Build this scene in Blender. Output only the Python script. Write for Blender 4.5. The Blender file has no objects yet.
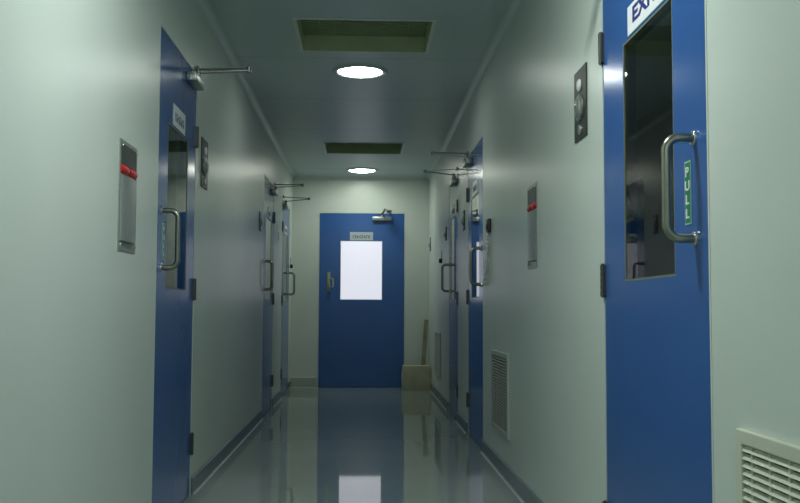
import bpy, bmesh, math, random
from mathutils import Vector, Matrix
random.seed(4)
S = bpy.context.scene
COL = S.collection
PI = math.pi

# ------------------------------------------------------------------ corridor dimensions (metres)
XL, XR = -0.86, 0.80          # side walls
Y0, Y1 = -4.2, 11.5           # wall behind the camera, end wall
H = 2.54                      # ceiling
EYE = 0.93
WT = 0.10                     # wall thickness
DOOR_H = 2.10
def door_height(side, a):
    return 2.128 if side == 'left' and a < 5 else DOOR_H

# ------------------------------------------------------------------ materials
def mat(name, col, rough=0.5, metal=0.0, spec=0.5, coat=0.0, emit=None, estr=0.0, bump=0.0, bscale=40.0,
        var=0.0, vscale=3.0, coatr=0.05):
    m = bpy.data.materials.new(name); m.use_nodes = True
    nt = m.node_tree; b = nt.nodes['Principled BSDF']
    c = (col[0], col[1], col[2], 1)
    b.inputs['Base Color'].default_value = c
    b.inputs['Roughness'].default_value = rough
    b.inputs['Metallic'].default_value = metal
    b.inputs['Specular IOR Level'].default_value = spec
    b.inputs['Coat Weight'].default_value = coat
    b.inputs['Coat Roughness'].default_value = coatr
    if emit:
        b.inputs['Emission Color'].default_value = (*emit, 1)
        b.inputs['Emission Strength'].default_value = estr
    tc = nt.nodes.new('ShaderNodeTexCoord')
    if var > 0:
        n = nt.nodes.new('ShaderNodeTexNoise'); n.inputs['Scale'].default_value = vscale; n.inputs['Detail'].default_value = 5
        nt.links.new(tc.outputs['Object'], n.inputs['Vector'])
        r = nt.nodes.new('ShaderNodeValToRGB')
        r.color_ramp.elements[0].position = 0.3; r.color_ramp.elements[1].position = 0.7
        r.color_ramp.elements[0].color = (*[x*(1-var) for x in col], 1)
        r.color_ramp.elements[1].color = (*[min(1, x*(1+var)) for x in col], 1)
        nt.links.new(n.outputs['Fac'], r.inputs['Fac']); nt.links.new(r.outputs['Color'], b.inputs['Base Color'])
    if bump > 0:
        n2 = nt.nodes.new('ShaderNodeTexNoise'); n2.inputs['Scale'].default_value = bscale; n2.inputs['Detail'].default_value = 3
        nt.links.new(tc.outputs['Object'], n2.inputs['Vector'])
        bp = nt.nodes.new('ShaderNodeBump'); bp.inputs['Strength'].default_value = bump; bp.inputs['Distance'].default_value = 0.01
        nt.links.new(n2.outputs['Fac'], bp.inputs['Height']); nt.links.new(bp.outputs['Normal'], b.inputs['Normal'])
    return m

M = {}
M['wall'] = mat('wall_paint', (0.635, 0.71, 0.655), 0.33, spec=0.5, bump=0.04, bscale=6, var=0.025, vscale=2.0)
M['ceil'] = mat('ceiling_paint', (0.50, 0.60, 0.60), 0.35, bump=0.02, bscale=8, var=0.02)
M['floor'] = mat('floor_epoxy', (0.28, 0.34, 0.31), 0.035, spec=0.55, bump=0.012, bscale=2.5, var=0.06, vscale=1.5)
M['skirt'] = mat('skirting_vinyl', (0.13, 0.18, 0.19), 0.3, var=0.06)
M['plinth'] = mat('plinth_paint', (0.45, 0.51, 0.45), 0.35, var=0.05)
M['cove'] = mat('cove_highlight', (0.36, 0.41, 0.40), 0.25, var=0.05)  # pale tone stands in for the bright highlight along the floor joint
M['blue'] = mat('blue_door_paint', (0.034, 0.118, 0.37), 0.18, var=0.05, vscale=1.5, bump=0.02, bscale=8)
M['frame'] = mat('frame_paint', (0.62, 0.70, 0.62), 0.3, var=0.02)
M['steel'] = mat('brushed_steel', (0.31, 0.31, 0.26), 0.28, metal=1.0, bump=0.02, bscale=120)
M['dsteel'] = mat('dull_steel', (0.11, 0.12, 0.115), 0.42, metal=0.85, var=0.08, vscale=9)
M['plate'] = mat('unit_steel', (0.42, 0.46, 0.43), 0.36, metal=0.7, var=0.1, vscale=12)
M['housing'] = mat('satin_steel', (0.52, 0.57, 0.54), 0.38, metal=0.75, var=0.06, vscale=10)
M['arm'] = mat('arm_steel', (0.22, 0.23, 0.22), 0.35, metal=0.9)
M['brass'] = mat('dull_brass', (0.52, 0.55, 0.33), 0.35, metal=0.9)
M['dark'] = mat('dark_metal', (0.035, 0.042, 0.04), 0.4, metal=0.3)
M['black'] = mat('black_rubber', (0.012, 0.013, 0.014), 0.5)
M['chrome'] = mat('chrome', (0.8, 0.8, 0.8), 0.12, metal=1.0)
M['white'] = mat('white_plastic', (0.78, 0.82, 0.80), 0.35)
M['signwhite'] = mat('sign_white', (0.80, 0.84, 0.86), 0.35)
M['signgrey'] = mat('sign_grey', (0.50, 0.58, 0.62), 0.35)
M['navy'] = mat('navy_ink', (0.03, 0.03, 0.20), 0.5)
M['ink'] = mat('grey_ink', (0.05, 0.07, 0.10), 0.5)
M['green'] = mat('sticker_green', (0.015, 0.20, 0.10), 0.4)
M['greenedge'] = mat('sticker_edge', (0.35, 0.60, 0.45), 0.4)
M['red'] = mat('red_plastic', (0.62, 0.025, 0.03), 0.35)
M['vent'] = mat('vent_ivory', (0.62, 0.66, 0.54), 0.4, var=0.03)
M['ventgrey'] = mat('vent_olive_grey', (0.19, 0.22, 0.18), 0.45, var=0.05)
M['ventpale'] = mat('vent_pale_grey', (0.42, 0.47, 0.43), 0.45, var=0.05)
M['olive'] = mat('diffuser_olive', (0.52, 0.60, 0.37), 0.5, var=0.08, vscale=6)
M['olived'] = mat('diffuser_grille', (0.30, 0.36, 0.21), 0.5, var=0.1, vscale=6)
M['gasket'] = mat('gasket_olive', (0.16, 0.19, 0.13), 0.45)
M['carton'] = mat('carton_card', (0.50, 0.49, 0.33), 0.75, var=0.10, vscale=7, bump=0.15, bscale=30)
M['tape'] = mat('parcel_tape', (0.55, 0.53, 0.36), 0.3)
M['wood'] = mat('raw_timber', (0.27, 0.28, 0.18), 0.7, var=0.18, vscale=12)
M['cove_w'] = mat('cove_paint', (0.56, 0.65, 0.62), 0.38, var=0.02)
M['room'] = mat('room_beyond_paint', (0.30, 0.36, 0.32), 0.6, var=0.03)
M['lit'] = mat('backlit_window', (0.3, 0.31, 0.34), 0.15, emit=(0.86, 0.88, 1.0), estr=0.36)
M['lamp2'] = mat('lamp_diffuser', (0.9, 0.9, 0.9), 0.4, emit=(0.94, 1.0, 0.95), estr=8.5)
M['lamp3'] = mat('lamp_diffuser_far', (0.9, 0.9, 0.9), 0.4, emit=(0.96, 1.0, 0.88), estr=18)
M['lamp4'] = mat('lamp_diffuser_back_fill', (0.9, 0.9, 0.9), 0.4, emit=(0.94, 1.0, 0.95), estr=55)  # strength raised to fill the near walls from out of view
M['fill_left'] = mat('room_fill_left', (0.9, 0.9, 0.9), 0.4, emit=(0.94, 1.0, 0.95), estr=26)  # added glow for the unseen room behind the left doors
M['fill_right'] = mat('room_fill_right', (0.9, 0.9, 0.9), 0.4, emit=(0.9, 1.0, 0.93), estr=20)  # added glow for the unseen room behind the right doors
M['lamp1'] = mat('lamp_diffuser_bright', (0.9, 0.9, 0.9), 0.4, emit=(0.94, 1.0, 0.95), estr=52)

def glass_mat():
    m = bpy.data.materials.new('window_glass'); m.use_nodes = True
    nt = m.node_tree; nt.nodes.clear()
    out = nt.nodes.new('ShaderNodeOutputMaterial')
    tr = nt.nodes.new('ShaderNodeBsdfTransparent'); tr.inputs['Color'].default_value = (0.82, 0.90, 0.86, 1)
    gl = nt.nodes.new('ShaderNodeBsdfGlossy'); gl.inputs['Roughness'].default_value = 0.0
    fr = nt.nodes.new('ShaderNodeFresnel'); fr.inputs['IOR'].default_value = 1.52
    mx = nt.nodes.new('ShaderNodeMixShader')
    # both faces of the pane reflect: 2F/(1+F)
    a = nt.nodes.new('ShaderNodeMath'); a.operation = 'MULTIPLY'; a.inputs[1].default_value = 2.0
    c = nt.nodes.new('ShaderNodeMath'); c.operation = 'ADD'; c.inputs[1].default_value = 1.0
    d = nt.nodes.new('ShaderNodeMath'); d.operation = 'DIVIDE'
    nt.links.new(fr.outputs['Fac'], a.inputs[0]); nt.links.new(fr.outputs['Fac'], c.inputs[0])
    nt.links.new(a.outputs[0], d.inputs[0]); nt.links.new(c.outputs[0], d.inputs[1])
    nt.links.new(d.outputs[0], mx.inputs['Fac'])
    nt.links.new(tr.outputs[0], mx.inputs[1]); nt.links.new(gl.outputs[0], mx.inputs[2])
    nt.links.new(mx.outputs[0], out.inputs['Surface'])
    return m
M['glass'] = glass_mat()

def seam_ceiling(m):
    """faint panel joints across the ceiling"""
    nt = m.node_tree; b = nt.nodes['Principled BSDF']
    tc = nt.nodes.new('ShaderNodeTexCoord'); sx = nt.nodes.new('ShaderNodeSeparateXYZ')
    nt.links.new(tc.outputs['Object'], sx.inputs[0])
    dv = nt.nodes.new('ShaderNodeMath'); dv.operation = 'DIVIDE'; dv.inputs[1].default_value = 1.2
    fr = nt.nodes.new('ShaderNodeMath'); fr.operation = 'FRACT'
    lt = nt.nodes.new('ShaderNodeMath'); lt.operation = 'LESS_THAN'; lt.inputs[1].default_value = 0.012
    nt.links.new(sx.outputs['Y'], dv.inputs[0]); nt.links.new(dv.outputs[0], fr.inputs[0]); nt.links.new(fr.outputs[0], lt.inputs[0])
    src = b.inputs['Base Color'].links[0].from_socket
    mx = nt.nodes.new('ShaderNodeMixRGB'); mx.blend_type = 'MULTIPLY'; mx.inputs['Color2'].default_value = (0.72, 0.74, 0.74, 1)
    nt.links.new(lt.outputs[0], mx.inputs['Fac']); nt.links.new(src, mx.inputs['Color1'])
    nt.links.new(mx.outputs[0], b.inputs['Base Color'])
seam_ceiling(M['ceil'])

# ------------------------------------------------------------------ mesh helpers
def bm_():
    return bmesh.new()

def box(bm, x0, x1, y0, y1, z0, z1, bev=0.0, seg=2):
    vs = [bm.verts.new((x, y, z)) for x in (x0, x1) for y in (y0, y1) for z in (z0, z1)]
    f = [(0, 1, 3, 2), (4, 6, 7, 5), (0, 4, 5, 1), (2, 3, 7, 6), (0, 2, 6, 4), (1, 5, 7, 3)]
    fs = [bm.faces.new([vs[i] for i in q]) for q in f]
    if bev > 0:
        es = list({e for q in fs for e in q.edges})
        bmesh.ops.bevel(bm, geom=es, offset=bev, segments=seg, affect='EDGES', profile=0.5)

def cyl(bm, p0, p1, r0, r1=None, n=24, bev=0.0):
    r1 = r0 if r1 is None else r1
    p0, p1 = Vector(p0), Vector(p1); d = (p1 - p0).normalized()
    a = d.orthogonal().normalized(); b = d.cross(a)
    rings = []
    for p, r in ((p0, r0), (p1, r1)):
        rings.append([bm.verts.new(p + (a*math.cos(2*PI*k/n) + b*math.sin(2*PI*k/n))*r) for k in range(n)])
    for k in range(n):
        bm.faces.new((rings[0][k], rings[0][(k+1) % n], rings[1][(k+1) % n], rings[1][k]))
    bm.faces.new(rings[0][::-1]); top = bm.faces.new(rings[1])
    if bev > 0:
        bmesh.ops.bevel(bm, geom=list(top.edges), offset=bev, segments=3, affect='EDGES', profile=0.5)

def lathe(bm, origin, axis, prof, n=32):
    """prof: (radius, distance along the axis)"""
    o = Vector(origin); d = Vector(axis).normalized(); a = d.orthogonal().normalized(); b = d.cross(a)
    rings = []
    for r, t in prof:
        if r < 1e-6:
            rings.append([bm.verts.new(o + d*t)])
        else:
            rings.append([bm.verts.new(o + d*t + (a*math.cos(2*PI*k/n) + b*math.sin(2*PI*k/n))*r) for k in range(n)])
    for i in range(len(rings)-1):
        A, B = rings[i], rings[i+1]
        for k in range(n):
            k2 = (k+1) % n
            if len(A) == 1 and len(B) > 1: bm.faces.new((A[0], B[k2], B[k]))
            elif len(B) == 1 and len(A) > 1: bm.faces.new((A[k], A[k2], B[0]))
            elif len(A) > 1: bm.faces.new((A[k], A[k2], B[k2], B[k]))

def tube(bm, pts, r, n=14, cap=True):
    pts = [Vector(p) for p in pts]
    prev = None; rings = []
    for i, p in enumerate(pts):
        t = (pts[min(i+1, len(pts)-1)] - pts[max(i-1, 0)]).normalized()
        if prev is None: u = t.orthogonal().normalized()
        else:
            u = prev - t*prev.dot(t); u.normalize()
        prev = u; v = t.cross(u)
        rr = r[i] if isinstance(r, (list, tuple)) else r
        rings.append([bm.verts.new(p + (u*math.cos(2*PI*k/n) + v*math.sin(2*PI*k/n))*rr) for k in range(n)])
    for i in range(len(rings)-1):
        for k in range(n):
            bm.faces.new((rings[i][k], rings[i][(k+1) % n], rings[i+1][(k+1) % n], rings[i+1][k]))
    if cap:
        bm.faces.new(rings[0][::-1]); bm.faces.new(rings[-1])

def prism(bm, prof, axis, a, b):
    """extrude a closed 2-D outline along x, y or z"""
    def P(u, v, w):
        return {'x': (w, u, v), 'y': (u, w, v), 'z': (u, v, w)}[axis]
    A = [bm.verts.new(P(u, v, a)) for u, v in prof]; B = [bm.verts.new(P(u, v, b)) for u, v in prof]
    n = len(prof)
    for k in range(n):
        bm.faces.new((A[k], A[(k+1) % n], B[(k+1) % n], B[k]))
    bm.faces.new(A[::-1]); bm.faces.new(B)

def obj(name, bm, m, parent=None, smooth=False):
    bmesh.ops.recalc_face_normals(bm, faces=bm.faces[:])
    me = bpy.data.meshes.new(name); bm.to_mesh(me); bm.free()
    o = bpy.data.objects.new(name, me); COL.objects.link(o)
    for x in (m if isinstance(m, (list, tuple)) else [m]): me.materials.append(x)
    if smooth:
        me.polygons.foreach_set('use_smooth', [True]*len(me.polygons))
        try: me.set_sharp_from_angle(angle=math.radians(40))
        except Exception: pass
    if parent: o.parent = parent
    return o

def tag(o, label=None, cat=None, group=None, kind=None):
    if label: o['label'] = label
    if cat: o['category'] = cat
    if group: o['group'] = group
    if kind: o['kind'] = kind
    return o

def empty(name, loc, rz, label, cat, group=None, kind=None):
    o = bpy.data.objects.new(name, None); COL.objects.link(o)
    o.empty_display_size = 0.05
    o.location = loc; o.rotation_euler = (0, 0, rz)
    return tag(o, label, cat, group, kind)

def text_mesh(name, body, size, m, parent, loc, depth=0.001, bold=0.0, sx=1.0):
    """upright lettering facing local -y, centred on loc, `size` = capital height"""
    c = bpy.data.curves.new(name, 'FONT'); c.body = body; c.size = size/0.70; c.extrude = depth; c.offset = bold
    c.align_x = 'CENTER'; c.align_y = 'CENTER'
    t = bpy.data.objects.new('tmp', c); COL.objects.link(t)
    dg = bpy.context.evaluated_depsgraph_get(); dg.update()
    me = bpy.data.meshes.new_from_object(t.evaluated_get(dg))
    bpy.data.objects.remove(t); bpy.data.curves.remove(c)
    xs = [v.co.x for v in me.vertices]; ys = [v.co.y for v in me.vertices]
    cx, cy = (min(xs)+max(xs))/2, (min(ys)+max(ys))/2
    for v in me.vertices: v.co = (loc[0] + (v.co.x-cx)*sx, loc[1] - v.co.z, loc[2] + v.co.y-cy)
    me.name = name
    o = bpy.data.objects.new(name, me); COL.objects.link(o); me.materials.clear(); me.materials.append(m); o.parent = parent
    return o

RZ = {'left': PI/2, 'right': -PI/2, 'end': 0.0}
def on_wall(side, t, z=0.0):
    """point on a wall face: t runs along the wall"""
    return {'left': (XL, t, z), 'right': (XR, t, z), 'end': (t, Y1, z)}[side]

# ------------------------------------------------------------------ doors: where they stand
FR = 0.010      # frame width
# (wall, from, to, hinge at the far end?)
DOORS = [('left', 3.985, 4.865), ('left', 8.235, 9.135), ('left', 10.09, 11.08),
         ('right', 2.166, 3.120), ('right', 6.31, 7.21), ('right', 7.975, 8.82), ('end', -0.530, 0.500)]

def wall_with_doors(name, side, label):
    bm = bm_(); spans = sorted((a, b) for s, a, b in DOORS if s == side)
    lo, hi = (Y0-WT, Y1+WT) if side != 'end' else (XL, XR)
    def seg(a, b, z0, z1):
        if side == 'left': box(bm, XL-WT, XL, a, b, z0, z1)
        elif side == 'right': box(bm, XR, XR+WT, a, b, z0, z1)
        else: box(bm, a, b, Y1, Y1+WT, z0, z1)
    c = lo
    for a, b in spans:
        seg(c, a-FR, 0, H); seg(a-FR, b+FR, door_height(side, a)+FR, H); c = b+FR
    seg(c, hi, 0, H)
    return tag(obj(name, bm, M['wall']), label, 'wall', kind='structure')

wall_with_doors('wall_left', 'left', 'pale green glossy corridor wall with the steel red-banded unit beside a door handle')
wall_with_doors('wall_right', 'right', 'pale green glossy corridor wall with louvred vents low down')
wall_with_doors('wall_end', 'end', 'far end wall of the corridor around the door with the white window')
b = bm_(); box(b, XL, XR, Y0-WT, Y0, 0, H)
tag(obj('wall_back', b, M['wall']), 'plain pale wall closing the corridor behind the viewer', 'wall', kind='structure')

b = bm_(); box(b, XL-2.0, XR+2.0, Y0-0.6, Y1+1.4, -0.1, 0)
tag(obj('floor', b, M['floor']), 'shiny grey green epoxy floor reflecting the end door', 'floor', kind='structure')

# ceiling with two openings for the recessed air diffusers
DIFF = [5.52, 9.41]; DW, DL = 0.385, 0.325
b = bm_(); c0 = Y0-WT
for yc in DIFF:
    box(b, XL-WT, XR+WT, c0, yc-DL, H, H+0.05)
    box(b, XL-WT, -DW, yc-DL, yc+DL, H, H+0.05); box(b, DW, XR+WT, yc-DL, yc+DL, H, H+0.05)
    c0 = yc+DL
box(b, XL-WT, XR+WT, c0, Y1+WT, H, H+0.05)
tag(obj('ceiling', b, M['ceil']), 'grey green panelled corridor ceiling', 'ceiling', kind='structure')
# a lid above the ceiling void, and the dim rooms behind the doors
b = bm_(); box(b, XL-2.0, XR+2.0, Y0-0.6, Y1+1.4, H+0.30, H+0.36)
tag(obj('ceiling_slab', b, M['ceil']), 'dim slab above the corridor ceiling and the rooms beyond', 'ceiling', kind='structure')
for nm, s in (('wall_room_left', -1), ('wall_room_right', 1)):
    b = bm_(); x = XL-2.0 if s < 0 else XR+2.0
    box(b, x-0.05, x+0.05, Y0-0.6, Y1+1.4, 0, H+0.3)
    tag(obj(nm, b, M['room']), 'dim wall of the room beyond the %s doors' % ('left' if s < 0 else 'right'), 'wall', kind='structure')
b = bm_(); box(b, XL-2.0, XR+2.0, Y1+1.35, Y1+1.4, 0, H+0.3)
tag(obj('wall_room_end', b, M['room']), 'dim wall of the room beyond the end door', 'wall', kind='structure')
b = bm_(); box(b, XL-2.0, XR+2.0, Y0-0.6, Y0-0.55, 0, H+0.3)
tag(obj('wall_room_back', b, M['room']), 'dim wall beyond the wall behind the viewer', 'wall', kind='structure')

# coved joint between walls and ceiling
def cove_profile(r, k=8):
    """in (distance from wall, height): a concave quarter"""
    arc = [(r - r*math.cos(t*PI/2/k), H - r + r*math.sin(t*PI/2/k)) for t in range(k+1)]
    return [(0, H-r)] + arc[1:-1] + [(r, H), (0, H)]
R_ = 0.045
b = bm_(); prism(b, [(XL+u, v) for u, v in cove_profile(R_)], 'y', Y0, Y1)
tag(obj('trim_1', b, M['cove_w']), 'rounded cove along the top of the left wall', 'trim', kind='structure')
b = bm_(); prism(b, [(XR-u, v) for u, v in cove_profile(R_)], 'y', Y0, Y1)
tag(obj('trim_2', b, M['cove_w']), 'rounded cove along the top of the right wall', 'trim', kind='structure')
b = bm_(); prism(b, [(Y1-u, v) for u, v in cove_profile(R_)], 'x', XL, XR)
tag(obj('trim_3', b, M['cove_w']), 'rounded cove along the top of the end wall', 'trim', kind='structure')

# skirting with a coved strip at its foot, pale to paint a highlight line
def skirting(name, side, label, hgt=0.085, th=0.012, m='skirt'):
    bm = bm_(); bs = bm_()
    lo, hi = (Y0, Y1) if side != 'end' else (XL, XR)
    spans = sorted((a-FR, bb+FR) for s, a, bb in DOORS if s == side)
    c = lo; runs = []
    for a, bb in spans: runs.append((c, a)); c = bb
    runs.append((c, hi))
    prof = [(0, 0), (th, 0), (th, hgt-0.006), (th-0.006, hgt), (0, hgt)]
    q = 0.013
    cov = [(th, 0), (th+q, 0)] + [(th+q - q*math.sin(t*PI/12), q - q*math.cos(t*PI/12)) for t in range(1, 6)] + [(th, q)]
    for a, bb in runs:
        if bb - a < 0.03: continue
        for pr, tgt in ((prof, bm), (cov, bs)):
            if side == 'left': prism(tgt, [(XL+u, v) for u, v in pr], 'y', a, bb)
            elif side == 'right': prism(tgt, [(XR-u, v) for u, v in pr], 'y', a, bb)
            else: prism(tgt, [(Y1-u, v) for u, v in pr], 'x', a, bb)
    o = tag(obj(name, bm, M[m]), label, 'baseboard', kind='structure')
    obj('floor_highlight', bs, M['cove'], o, smooth=True)
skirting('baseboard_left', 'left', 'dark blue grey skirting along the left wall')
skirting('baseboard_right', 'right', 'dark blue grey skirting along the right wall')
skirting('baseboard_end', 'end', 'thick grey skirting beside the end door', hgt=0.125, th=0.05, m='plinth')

# ------------------------------------------------------------------ door builder (local: x along the wall, -y into the corridor)
def door(n, side, a, b_, hinge, label, kind_pane='glass', sign='plain', pull=False, bottom_hinge=True, handle='loop'):
    w = b_-a; c = (a+b_)/2; dh = door_height(side, a); e = dh-DOOR_H
    root = empty('door_%d' % n, on_wall(side, c), RZ[side], label, 'door', kind='structure')
    hw = w/2
    # frame
    bm = bm_(); f0, f1 = -0.001, WT-0.002
    box(bm, -hw-FR+0.001, -hw, f0, f1, 0, dh+FR-0.001); box(bm, hw, hw+FR-0.001, f0, f1, 0, dh+FR-0.001)
    box(bm, -hw, hw, f0, f1, dh, dh+FR-0.001)
    obj('door_frame', bm, M['frame'], root)
    # leaf with an opening for the window
    g = 0.0025; l0, l1 = 0.0015, 0.0425
    wz0, wz1 = 1.02, 1.755
    wx0, wx1 = -0.235, 0.235
    if side == 'end': wx0, wx1 = -0.278+0.018, 0.230+0.018; wz0, wz1 = 1.05, 1.765
    bm = bm_()
    box(bm, -hw+g, wx0, l0, l1, 0.006, dh-g); box(bm, wx1, hw-g, l0, l1, 0.006, dh-g)
    box(bm, wx0, wx1, l0, l1, 0.006, wz0); box(bm, wx0, wx1, l0, l1, wz1, dh-g)
    leaf = obj('door_leaf', bm, M['blue'], root)
    # gasket round the pane
    bm = bm_(); t = 0.006; y0, y1 = l0+0.0005, l0+0.016
    box(bm, wx0, wx0+t, y0, y1, wz0, wz1); box(bm, wx1-t, wx1, y0, y1, wz0, wz1)
    box(bm, wx0+t, wx1-t, y0, y1, wz0, wz0+t); box(bm, wx0+t, wx1-t, y0, y1, wz1-t, wz1)
    obj('window_gasket', bm, M['gasket'] if side != 'end' else M['signgrey'], root)
    bm = bm_()
    vs = [bm.verts.new((x, l0+0.003, z)) for x, z in ((wx0+t, wz0+t), (wx1-t, wz0+t), (wx1-t, wz1-t), (wx0+t, wz1-t))]
    if kind_pane == 'glass':
        bm.faces.new(vs)
        pane = obj('window_pane', bm, M['glass'], root)
        if pane.data.polygons[0].normal.y > 0: pane.data.flip_normals()
    else:
        bm.free(); bm = bm_(); box(bm, wx0+t, wx1-t, l0+0.002, l0+0.016, wz0+t, wz1-t)
        tag(obj('window_pane', bm, M['lit'], root), 'bright white backlit pane')
    # hinges
    hx = hinge*(hw-0.001)
    for hz in (1.81, 1.03, 0.255) if side != 'end' else ():
        bm = bm_()
        for k in range(5):
            cyl(bm, (hx, -0.006, hz-0.052+k*0.021), (hx, -0.006, hz-0.052+k*0.021+0.0195), 0.0085, n=14)
        cyl(bm, (hx, -0.006, hz-0.056), (hx, -0.006, hz+0.056), 0.0055, n=12)
        box(bm, hx-0.018, hx+0.018, -0.0075, l0, hz-0.05, hz+0.05)
        obj('hinge', bm, M['dsteel'], root)
    # closer
    cx = hinge*(hw-(0.17 if side != 'end' else 0.275))
    po = 0.06 if side != 'end' else 0.0
    bm = bm_(); box(bm, cx-0.115, cx+0.115, -0.048, l0, 2.010+e, 2.057+e, 0.006)
    cyl(bm, (cx+hinge*po, -0.026, 2.050+e), (cx+hinge*po, -0.026, 2.084+e), 0.016)
    cl = obj('door_closer', bm, M['plate'], root, True)
    bm = bm_(); p0 = Vector((cx+hinge*po, -0.026, 2.090+e)); pe = Vector((cx+hinge*(po+0.03), -0.275, 2.112+e)); p1 = Vector((cx+hinge*(po+0.085), -0.010, 2.128+e))
    def flat(pA, pB, wd, th):
        d = (pB-pA).normalized(); s = d.cross(Vector((0, 0, 1))).normalized()*wd/2; u = Vector((0, 0, th/2))
        q = [bm.verts.new(p+sg*s+ug*u) for p in (pA, pB) for sg in (-1, 1) for ug in (-1, 1)]
        for i in ((0, 1, 3, 2), (4, 6, 7, 5), (0, 4, 5, 1), (2, 3, 7, 6), (0, 2, 6, 4), (1, 5, 7, 3)): bm.faces.new([q[j] for j in i])
    flat(p0, pe, 0.022, 0.007); flat(pe+Vector((0, 0, 0.009)), p1, 0.018, 0.008)
    cyl(bm, pe+Vector((0, 0, -0.008)), pe+Vector((0, 0, 0.018)), 0.013, n=16)
    cyl(bm, p0+Vector((0, 0, -0.008)), p0+Vector((0, 0, 0.010)), 0.014, n=16)
    box(bm, p1.x-0.03, p1.x+0.03, -0.016, -0.005, 2.116+e, 2.142+e, 0.002)
    obj('closer_arm', bm, M['arm'], cl, False)
    # handle
    px = -hinge*(hw-0.088)
    if handle == 'loop':
        z0, z1 = 1.105, 1.350; out = -0.070; rb = 0.034; r = 0.0115
        pts = [(px, l0, z0)]
        pts += [(px, out+rb - rb*math.sin(k*PI/12), z0+rb - rb*math.cos(k*PI/12)) for k in range(7)]
        pts += [(px, out+rb - rb*math.cos(k*PI/12), z1-rb + rb*math.sin(k*PI/12)) for k in range(7)]
        pts += [(px, l0, z1)]
        bm = bm_(); tube(bm, pts, r, 16)
        hd = obj('pull_handle', bm, M['steel'], root, True)
        for z in (z0, z1):
            bm = bm_(); cyl(bm, (px, l0, z), (px, l0-0.007, z), 0.019, n=20, bev=0.002)
            obj('handle_collar', bm, M['chrome'], hd, True)
    else:
        px = -hinge*(hw-0.115)
        bm = bm_(); box(bm, px-0.020, px+0.020, -0.004, l0, 1.15, 1.385, 0.003)
        pl = obj('handle_plate', bm, M['brass'], root, True)
        gx = px+0.052
        bm = bm_(); pts = [(px+0.012, -0.004, 1.20), (px+0.014, -0.045, 1.20), (gx, -0.055, 1.205), (gx, -0.055, 1.30), (px+0.014, -0.045, 1.305), (px+0.012, -0.004, 1.305)]
        tube(bm, pts, 0.010, 12)
        obj('pull_grip', bm, M['brass'], root, True)
    # sign over the window
    if sign:
        sz0, sz1, sw = (wz1+0.006, wz1+0.096, 0.365) if sign == 'EXIT' else (wz1+0.006, wz1+0.106, 0.28)
        sc = (wx0+wx1)/2 + (0.0 if sign != 'EXIT' else -0.055)
        if sign == 'EXIT': sc = -hw + 0.307 + sw/2
        bm = bm_(); box(bm, sc-sw/2, sc+sw/2, -0.001, l0, sz0, sz1, 0.001, 1)
        sg = obj('door_sign', bm, M['signwhite'] if side != 'end' else M['signgrey'], root)
        if sign == 'EXIT':
            tag(sg, 'white sign reading EXIT')
            text_mesh('lettering', 'EXIT', 0.046, M['navy'], sg, (sc-0.003, -0.0015, (sz0+sz1)/2+0.006), 0.0006, 0.0020, 1.85)
        else:
            # small worn lettering, too blurred to read: a row of short strokes
            bm = bm_(); x = sc-0.105
            zc = (sz0+sz1)/2 - 0.006
            for k in range(8):
                lw = 0.018
                box(bm, x, x+0.007, -0.002, -0.001, zc-0.020, zc+0.016)
                for zz in ((zc+0.012,), (zc-0.016, zc+0.012), (zc-0.002,))[k % 3]:
                    box(bm, x+0.005, x+lw, -0.002, -0.001, zz, zz+0.008)
                if k % 2: box(bm, x+lw-0.005, x+lw, -0.002, -0.001, zc-0.016, zc+0.002)
                x += 0.027
            obj('lettering', bm, M['ink'], sg)
    if pull:
        sx = px + hinge*0.048
        bm = bm_(); box(bm, sx-0.022, sx+0.022, -0.0005, l0, 1.143, 1.300)
        st = tag(obj('pull_sticker', bm, M['greenedge'], root), 'green sticker reading PULL downwards')
        bm = bm_(); box(bm, sx-0.0185, sx+0.0185, -0.001, l0, 1.147, 1.296)
        obj('sticker_field', bm, M['green'], st)
        for k, ch in enumerate('PULL'):
            text_mesh('letter', ch, 0.023, M['signwhite'], st, (sx, -0.0014, 1.2735-k*0.0345), 0.0004, 0.0008, 1.55)
    return root

door(1, 'left', *DOORS[0][1:], 1, 'tall blue door beside the steel red-banded wall unit on the left wall', sign='plain', pull=True)
door(2, 'left', *DOORS[1][1:], 1, 'narrow-looking blue door in the middle of the three on the left wall', sign='plain')
door(3, 'left', *DOORS[2][1:], -1, 'blue door on the left wall next to the end wall corner', sign='plain')
door(4, 'right', *DOORS[3][1:], -1, 'big bright blue door with EXIT sign and green PULL sticker', sign='EXIT', pull=True)
door(5, 'right', *DOORS[4][1:], -1, 'blue door on the right wall just past the louvred vent and corded unit', sign='plain')
door(6, 'right', *DOORS[5][1:], 1, 'blue door on the right wall furthest along towards the carton', sign='plain')
door(7, 'end', *DOORS[6][1:], 1, 'blue door with bright white window closing the end of the corridor', kind_pane='lit', sign='plain', handle='plate')

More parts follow.
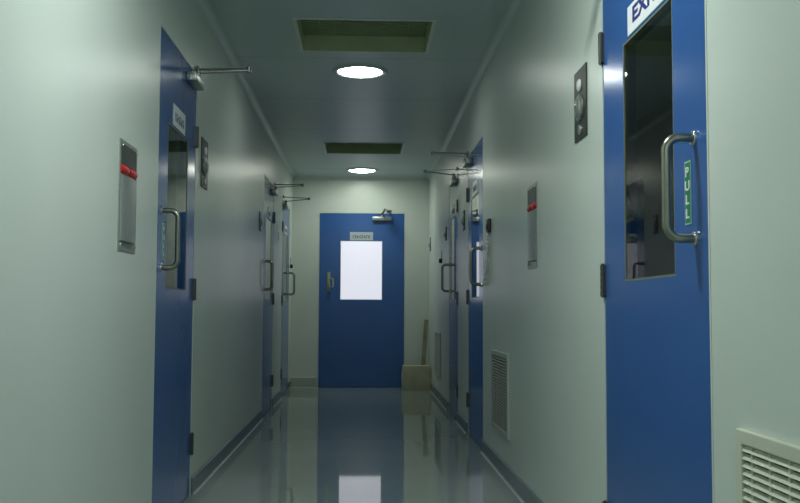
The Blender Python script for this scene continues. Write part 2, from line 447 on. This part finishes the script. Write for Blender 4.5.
# ------------------------------------------------------------------ steel wall units with a red band
def call_unit(side, t, z, label):
    r = empty('wall_unit', on_wall(side, t, z), RZ[side], label, 'wall unit', 'steel wall units with red bands')
    w, h = 0.125, 0.395
    bm = bm_(); fl = 0.014
    box(bm, -w, w, -0.004, 0, 0, fl); box(bm, -w, w, -0.004, 0, h-fl, h)
    box(bm, -w, -w+fl, -0.004, 0, fl, h-fl); box(bm, w-fl, w, -0.004, 0, fl, h-fl)
    box(bm, -w+fl, w-fl, -0.001, 0, fl, h-fl)
    obj('back_plate', bm, M['plate'], r)
    bm = bm_(); box(bm, -w+fl, w-fl, -0.006, -0.001, 0.306, h-fl, 0.002)
    obj('upper_panel', bm, M['dsteel'], r)
    bm = bm_(); n = 20; A = []; B = []
    for k in range(n+1):
        a = PI*k/n; x = -math.cos(a)*(w-0.018); y = -0.001-math.sin(a)*0.016
        A.append(bm.verts.new((x, y, 0.035))); B.append(bm.verts.new((x, y, 0.267)))
    for k in range(n): bm.faces.new((A[k], A[k+1], B[k+1], B[k]))
    bm.faces.new(A); bm.faces.new(B[::-1])
    obj('steel_housing', bm, M['housing'], r, True)
    bm = bm_()
    for s in (-1, 1):
        lathe(bm, (s*0.012, 0.003, 0.291), (s, 0, 0), [(0, 0), (0.014, 0), (0.017, 0.008), (0.017, 0.085), (0.013, 0.093), (0, 0.095)], 20)
    tag(obj('red_band', bm, M['red'], r, True), 'red double grip band')
    bm = bm_(); cyl(bm, (-0.014, 0.002, 0.291), (0.014, 0.002, 0.291), 0.012, n=16)
    obj('band_core', bm, M['black'], r, True)
    for sx in (-1, 1):
        for zz in (0.020, h-0.022):
            bm = bm_(); cyl(bm, (sx*(w-0.022), -0.004 if zz < 0.1 else -0.004, zz), (sx*(w-0.022), -0.010, zz), 0.006, n=12, bev=0.002)
            obj('screw', bm, M['chrome'], r, True)
    return r
call_unit('left', 3.475, 1.137, 'steel wall unit with red band in front of the tall left blue door')
call_unit('right', 4.44, 1.128, 'steel wall unit with two red knobs on the wall opposite the tall left door')

# ------------------------------------------------------------------ dark interlock plates beside doors
def interlock(side, t, z, label, w=0.19, h=0.262, big=True):
    r = empty('interlock_plate', on_wall(side, t, z), RZ[side], label, 'wall plate', 'dark wall plates beside the doors')
    bm = bm_(); box(bm, -w/2, w/2, -0.006, 0, 0, h, 0.002)
    obj('face_plate', bm, M['dark'], r)
    s = h/0.25
    bm = bm_(); lathe(bm, (0, -0.006, h*0.76), (0, -1, 0), [(0.022*s, 0), (0.022*s, 0.004), (0.016*s, 0.009), (0, 0.010)])
    obj('indicator_lens', bm, M['white'], r, True)
    bm = bm_(); lathe(bm, (0, -0.006, h*0.44), (0, -1, 0), [(0.047*s, 0), (0.047*s, 0.006), (0.042*s, 0.009), (0.036*s, 0.009), (0.033*s, 0.013), (0.022*s, 0.017), (0, 0.018)])
    obj('push_dome', bm, M['plate'], r, True)
    bm = bm_(); lathe(bm, (0, -0.023, h*0.46), (0, -1, 0), [(0.012*s, -0.006), (0.011*s, 0), (0, 0.003)], 18)
    obj('chrome_stud', bm, M['chrome'], r, True)
    bm = bm_(); lathe(bm, (0, -0.006, h*0.13), (0, -1, 0), [(0.018*s, 0), (0.017*s, 0.005), (0, 0.007)])
    obj('key_switch', bm, M['plate'], r, True)
    return r
interlock('right', 3.43, 1.56, 'large dark plate with round dome beside the big EXIT door')
interlock('left', 5.115, 1.58, 'large dark plate with shiny stud just past the tall left blue door')
interlock('left', 7.90, 1.58, 'small dark plate on the left wall before the middle left door', 0.12, 0.16)
interlock('right', 7.48, 1.56, 'small dark plate between the two farther blue doors on the right wall', 0.12, 0.16)
interlock('right', 9.12, 1.60, 'small dark plate on the right wall past the furthest right door', 0.12, 0.13)
interlock('right', 11.25, 1.63, 'small dark plate on the right wall at the corner above the carton', 0.10, 0.16)

# ------------------------------------------------------------------ corded unit by door 5
r = empty('intercom_unit', on_wall('right', 5.94, 1.42), RZ['right'], 'small dark wall unit with pale flex hanging beside the door past the vent', 'intercom')
bm = bm_(); box(bm, -0.045, 0.045, -0.022, 0, 0, 0.085, 0.006)
obj('unit_body', bm, M['dark'], r, True)
bm = bm_(); box(bm, -0.03, 0.03, -0.026, -0.021, 0.018, 0.05, 0.002)
obj('unit_grille', bm, M['black'], r)
bm = bm_(); pts = []
for k in range(60):
    t = k/59; a = k*1.5
    pts.append((-0.02 - 0.17*t**2.2 + 0.006*math.cos(a), -0.015 + 0.006*math.sin(a), -0.002 - 0.30*t))
tube(bm, pts, 0.009, 8)
obj('flex_cord', bm, M['white'], r, True)

# ------------------------------------------------------------------ small notice between left doors, small black bumpers
r = empty('wall_notice', on_wall('left', 9.62, 1.61), RZ['left'], 'small pale notice on the wall strip between two farther left doors', 'notice')
bm = bm_(); box(bm, -0.10, 0.10, -0.004, 0, 0, 0.12, 0.001, 1); obj('notice_board', bm, M['signwhite'], r)
bm = bm_(); box(bm, -0.02, 0.035, -0.0048, -0.004, 0.02, 0.10); obj('printed_panel', bm, M['ink'], r)
def bumper(side, t, z, label):
    r = empty('wall_mounted_bumper', on_wall(side, t, z), RZ[side], label, 'door stop', 'black bumpers on the walls')
    bm = bm_(); lathe(bm, (0, 0, 0), (0, -1, 0), [(0, 0), (0.022, 0), (0.024, 0.02), (0.018, 0.03), (0, 0.032)], 20)
    obj('rubber_knob', bm, M['black'], r, True)
    bm = bm_(); box(bm, -0.006, 0.006, -0.008, 0, 0.022, 0.10, 0.002); obj('bracket', bm, M['plate'], r)
bumper('left', 11.25, 1.44, 'black knob on the left wall between the last door and the end wall')
bumper('right', 9.62, 1.43, 'black knob on the right wall above the low grille by the carton')

# ------------------------------------------------------------------ louvred vents low on the right wall
def vent(side, a, b_, z0, z1, label, m, mf):
    w = (b_-a)/2; h = z1-z0
    r = empty('wall_vent', on_wall(side, (a+b_)/2, z0), RZ[side], label, 'vent', 'louvred vents low on the right wall')
    fb = 0.030; y = -0.014
    bm = bm_()
    def lip(x0, x1, za, zb): box(bm, x0, x1, y, 0, za, zb, 0.003, 2)
    lip(-w, w, 0, fb); lip(-w, w, h-fb, h); lip(-w, -w+fb, fb-0.003, h-fb+0.003); lip(w-fb, w, fb-0.003, h-fb+0.003)
    obj('vent_frame', bm, mf, r)
    bm = bm_(); box(bm, -w+fb, w-fb, -0.0012, 0, fb, h-fb)
    obj('vent_backing', bm, M['dark'], r)
    bm = bm_(); n = int(round((h-2*fb)/0.0165)); p = (h-2*fb)/n
    for k in range(n):
        zc = fb + p*(k+0.5)
        prism(bm, [(-0.0125, zc-0.0052), (-0.0105, zc-0.0064), (-0.0016, zc+0.0030), (-0.0036, zc+0.0046)], 'x', -w+fb, w-fb)
    for k in range(-3, 4):
        xx = k*(2*w-2*fb)/7.0
        if abs(xx) < w-fb: box(bm, xx-0.004, xx+0.004, -0.0095, -0.0014, fb, h-fb)
    obj('louvres', bm, m, r)
vent('right', 1.335, 1.994, 0.235, 0.685, 'ivory louvred vent low beside the big EXIT door', M['vent'], M['vent'])
vent('right', 5.16, 5.83, 0.228, 0.692, 'grey louvred vent low on the wall below the red-knobbed unit', M['ventgrey'], M['ventpale'])
vent('right', 9.71, 10.38, 0.235, 0.700, 'small-looking grey vent low on the right wall near the carton', M['ventpale'], M['ventpale'])

# ------------------------------------------------------------------ ceiling lights
def downlight(x, y, label, m, z=H):
    r = empty('ceiling_light', (x, y, z), 0, label, 'ceiling light', 'round ceiling downlights')
    bm = bm_(); lathe(bm, (0, 0, 0), (0, 0, -1), [(0.190, 0), (0.188, 0.006), (0.178, 0.012), (0.160, 0.014), (0.150, 0.008), (0.150, 0.0)], 48)
    obj('trim_ring', bm, M['ceil'], r, True)
    bm = bm_(); lathe(bm, (0, 0, 0), (0, 0, -1), [(0.148, 0.004), (0.135, 0.012), (0.10, 0.017), (0.05, 0.020), (0, 0.021)], 48)
    obj('lamp_diffuser', bm, m, r, True)
downlight(-0.028, 6.335, 'round bright ceiling light between the two recessed diffusers', M['lamp2'])
downlight(-0.02, 10.89, 'smaller-looking round ceiling light above the end door', M['lamp3'])
downlight(-0.03, 2.55, 'round ceiling light over the big EXIT door, above the picture', M['lamp1'])
downlight(-0.03, -1.6, 'unseen ceiling light behind the viewer, boosted as fill', M['lamp4'])  # out of view, strengthened to even out light on the near walls
downlight(XL-1.05, 6.0, 'added unseen fill light in the room beyond the tall left door', M['fill_left'], H+0.30)  # added out of sight to brighten what shows through the left panes
downlight(XR+1.15, 4.4, 'added unseen fill light in the room beyond the big EXIT door', M['fill_right'], H+0.30)  # added out of sight to lift the dark behind the right panes

# ------------------------------------------------------------------ recessed air diffusers
def diffuser(yc, label):
    r = empty('ceiling_vent', (0, yc, H), 0, label, 'air diffuser', 'recessed ceiling air diffusers')
    d = 0.105; t = 0.006
    bm = bm_()
    e = 0.0005
    box(bm, -DW+e, -DW+t, -DL+e, DL-e, 0.0, d); box(bm, DW-t, DW-e, -DL+e, DL-e, 0.0, d)
    box(bm, -DW+t, DW-t, -DL+e, -DL+t, 0.0, d); box(bm, -DW+t, DW-t, DL-t, DL-e, 0.0, d)
    box(bm, -DW+e, DW-e, -DL+e, DL-e, d, d+t)
    obj('housing', bm, M['olive'], r)
    bm = bm_()
    for k in range(9):
        x = -DW+t+0.02 + k*(2*DW-2*t-0.04)/8
        box(bm, x-0.004, x+0.004, -DL+t, DL-t, d-0.012, d-0.001)
    for k in range(15):
        y = -DL+t+0.01 + k*(2*DL-2*t-0.02)/14
        box(bm, -DW+t, DW-t, y-0.012, y+0.012, d-0.010, d-0.002)
    obj('grille', bm, M['olived'], r)
    bm = bm_(); f = 0.016
    for x0, x1, y0, y1 in ((-DW-f, -DW+t, -DL-f, DL+f), (DW-t, DW+f, -DL-f, DL+f), (-DW+t, DW-t, -DL-f, -DL+t), (-DW+t, DW-t, DL-t, DL+f)):
        box(bm, x0, x1, y0, y1, -0.004, -0.0003)
    obj('rim', bm, M['frame'], r)
diffuser(DIFF[0], 'large olive recessed ceiling diffuser in front of the bright round light')
diffuser(DIFF[1], 'smaller-looking olive recessed diffuser by the light above the end door')

# ------------------------------------------------------------------ carton and plank in the far corner
r = empty('carton', (0.628, 11.17, 0), 0.03, 'beige carton on the floor between the end door and right wall', 'box')
bm = bm_(); hw, hd, hh = 0.166, 0.13, 0.275
lay = [(0.0, 0.965), (0.05, 1.02), (0.14, 1.035), (0.22, 1.0), (hh, 0.955)]
rings = []
for z, s in lay:
    ring = []
    for k in range(32):
        a = 2*PI*k/32; ca, sa = math.cos(a), math.sin(a); q = max(abs(ca), abs(sa))
        e = 0.86 + 0.14*min(1, q)
        ring.append(bm.verts.new((hw*s*e*max(-1, min(1, ca/q)), hd*s*e*max(-1, min(1, sa/q)), z)))
    rings.append(ring)
for i in range(len(rings)-1):
    for k in range(32): bm.faces.new((rings[i][k], rings[i][(k+1) % 32], rings[i+1][(k+1) % 32], rings[i+1][k]))
bm.faces.new(rings[0][::-1]); bm.faces.new(rings[-1])
obj('carton_body', bm, M['carton'], r, True)
for s, sg in ((-1, 0.05), (1, 0.02)):
    bm = bm_(); y0, y1 = (-hd*0.93, -0.003) if s < 0 else (0.003, hd*0.93)
    box(bm, -hw*0.95, hw*0.95, y0, y1, hh+0.001, hh+0.006, 0.001, 1)
    obj('flap', bm, M['carton'], r)
bm = bm_(); box(bm, -hw*0.96, hw*0.96, -0.028, 0.028, hh+0.0062, hh+0.0072)
obj('tape_strip', bm, M['tape'], r)

r = bm_()
d0 = Vector((0.705, 11.385, 0.002)); d1 = Vector((0.765, 11.425, 0.815))
ax = (d1-d0).normalized(); sx = Vector((1, 0, 0)); sx = (sx-ax*sx.dot(ax)).normalized(); sy = ax.cross(sx)
vs = []
for p in (d0, d1):
    for u, v in ((-0.024, -0.011), (0.024, -0.011), (0.024, 0.011), (-0.024, 0.011)): vs.append(r.verts.new(p+sx*u+sy*v))
for f in ((3, 2, 1, 0), (4, 5, 6, 7), (0, 1, 5, 4), (1, 2, 6, 5), (2, 3, 7, 6), (3, 0, 4, 7)): r.faces.new([vs[i] for i in f])
bmesh.ops.bevel(r, geom=r.edges[:], offset=0.003, segments=2, affect='EDGES')
tag(obj('timber_batten', r, M['wood']), 'narrow olive brown batten leaning in the corner behind the carton', 'plank')

# ------------------------------------------------------------------ world, camera, view
W = bpy.data.worlds.new('world'); S.world = W; W.use_nodes = True
W.node_tree.nodes['Background'].inputs['Color'].default_value = (0.02, 0.025, 0.025, 1)
W.node_tree.nodes['Background'].inputs['Strength'].default_value = 0.3

cam = bpy.data.cameras.new('camera'); co = bpy.data.objects.new('camera', cam); COL.objects.link(co)
cam.sensor_fit = 'HORIZONTAL'; cam.sensor_width = 36.0; cam.lens = 950.0/800.0*36.0
cam.clip_start = 0.02
phi = math.atan(58.5/950); th = math.atan(37.0/950*math.cos(phi))
co.matrix_world = Matrix.Translation((0, 0, EYE)) @ Matrix.Rotation(-th, 4, 'Z') @ Matrix.Rotation(PI/2+phi, 4, 'X') @ Matrix.Rotation(0.004, 4, 'Z')
S.camera = co
S.view_settings.view_transform = 'Standard'
S.view_settings.look = 'None'
S.view_settings.gamma = 1.0
S.view_settings.use_curve_mapping = False
S.view_settings.exposure = 1.1
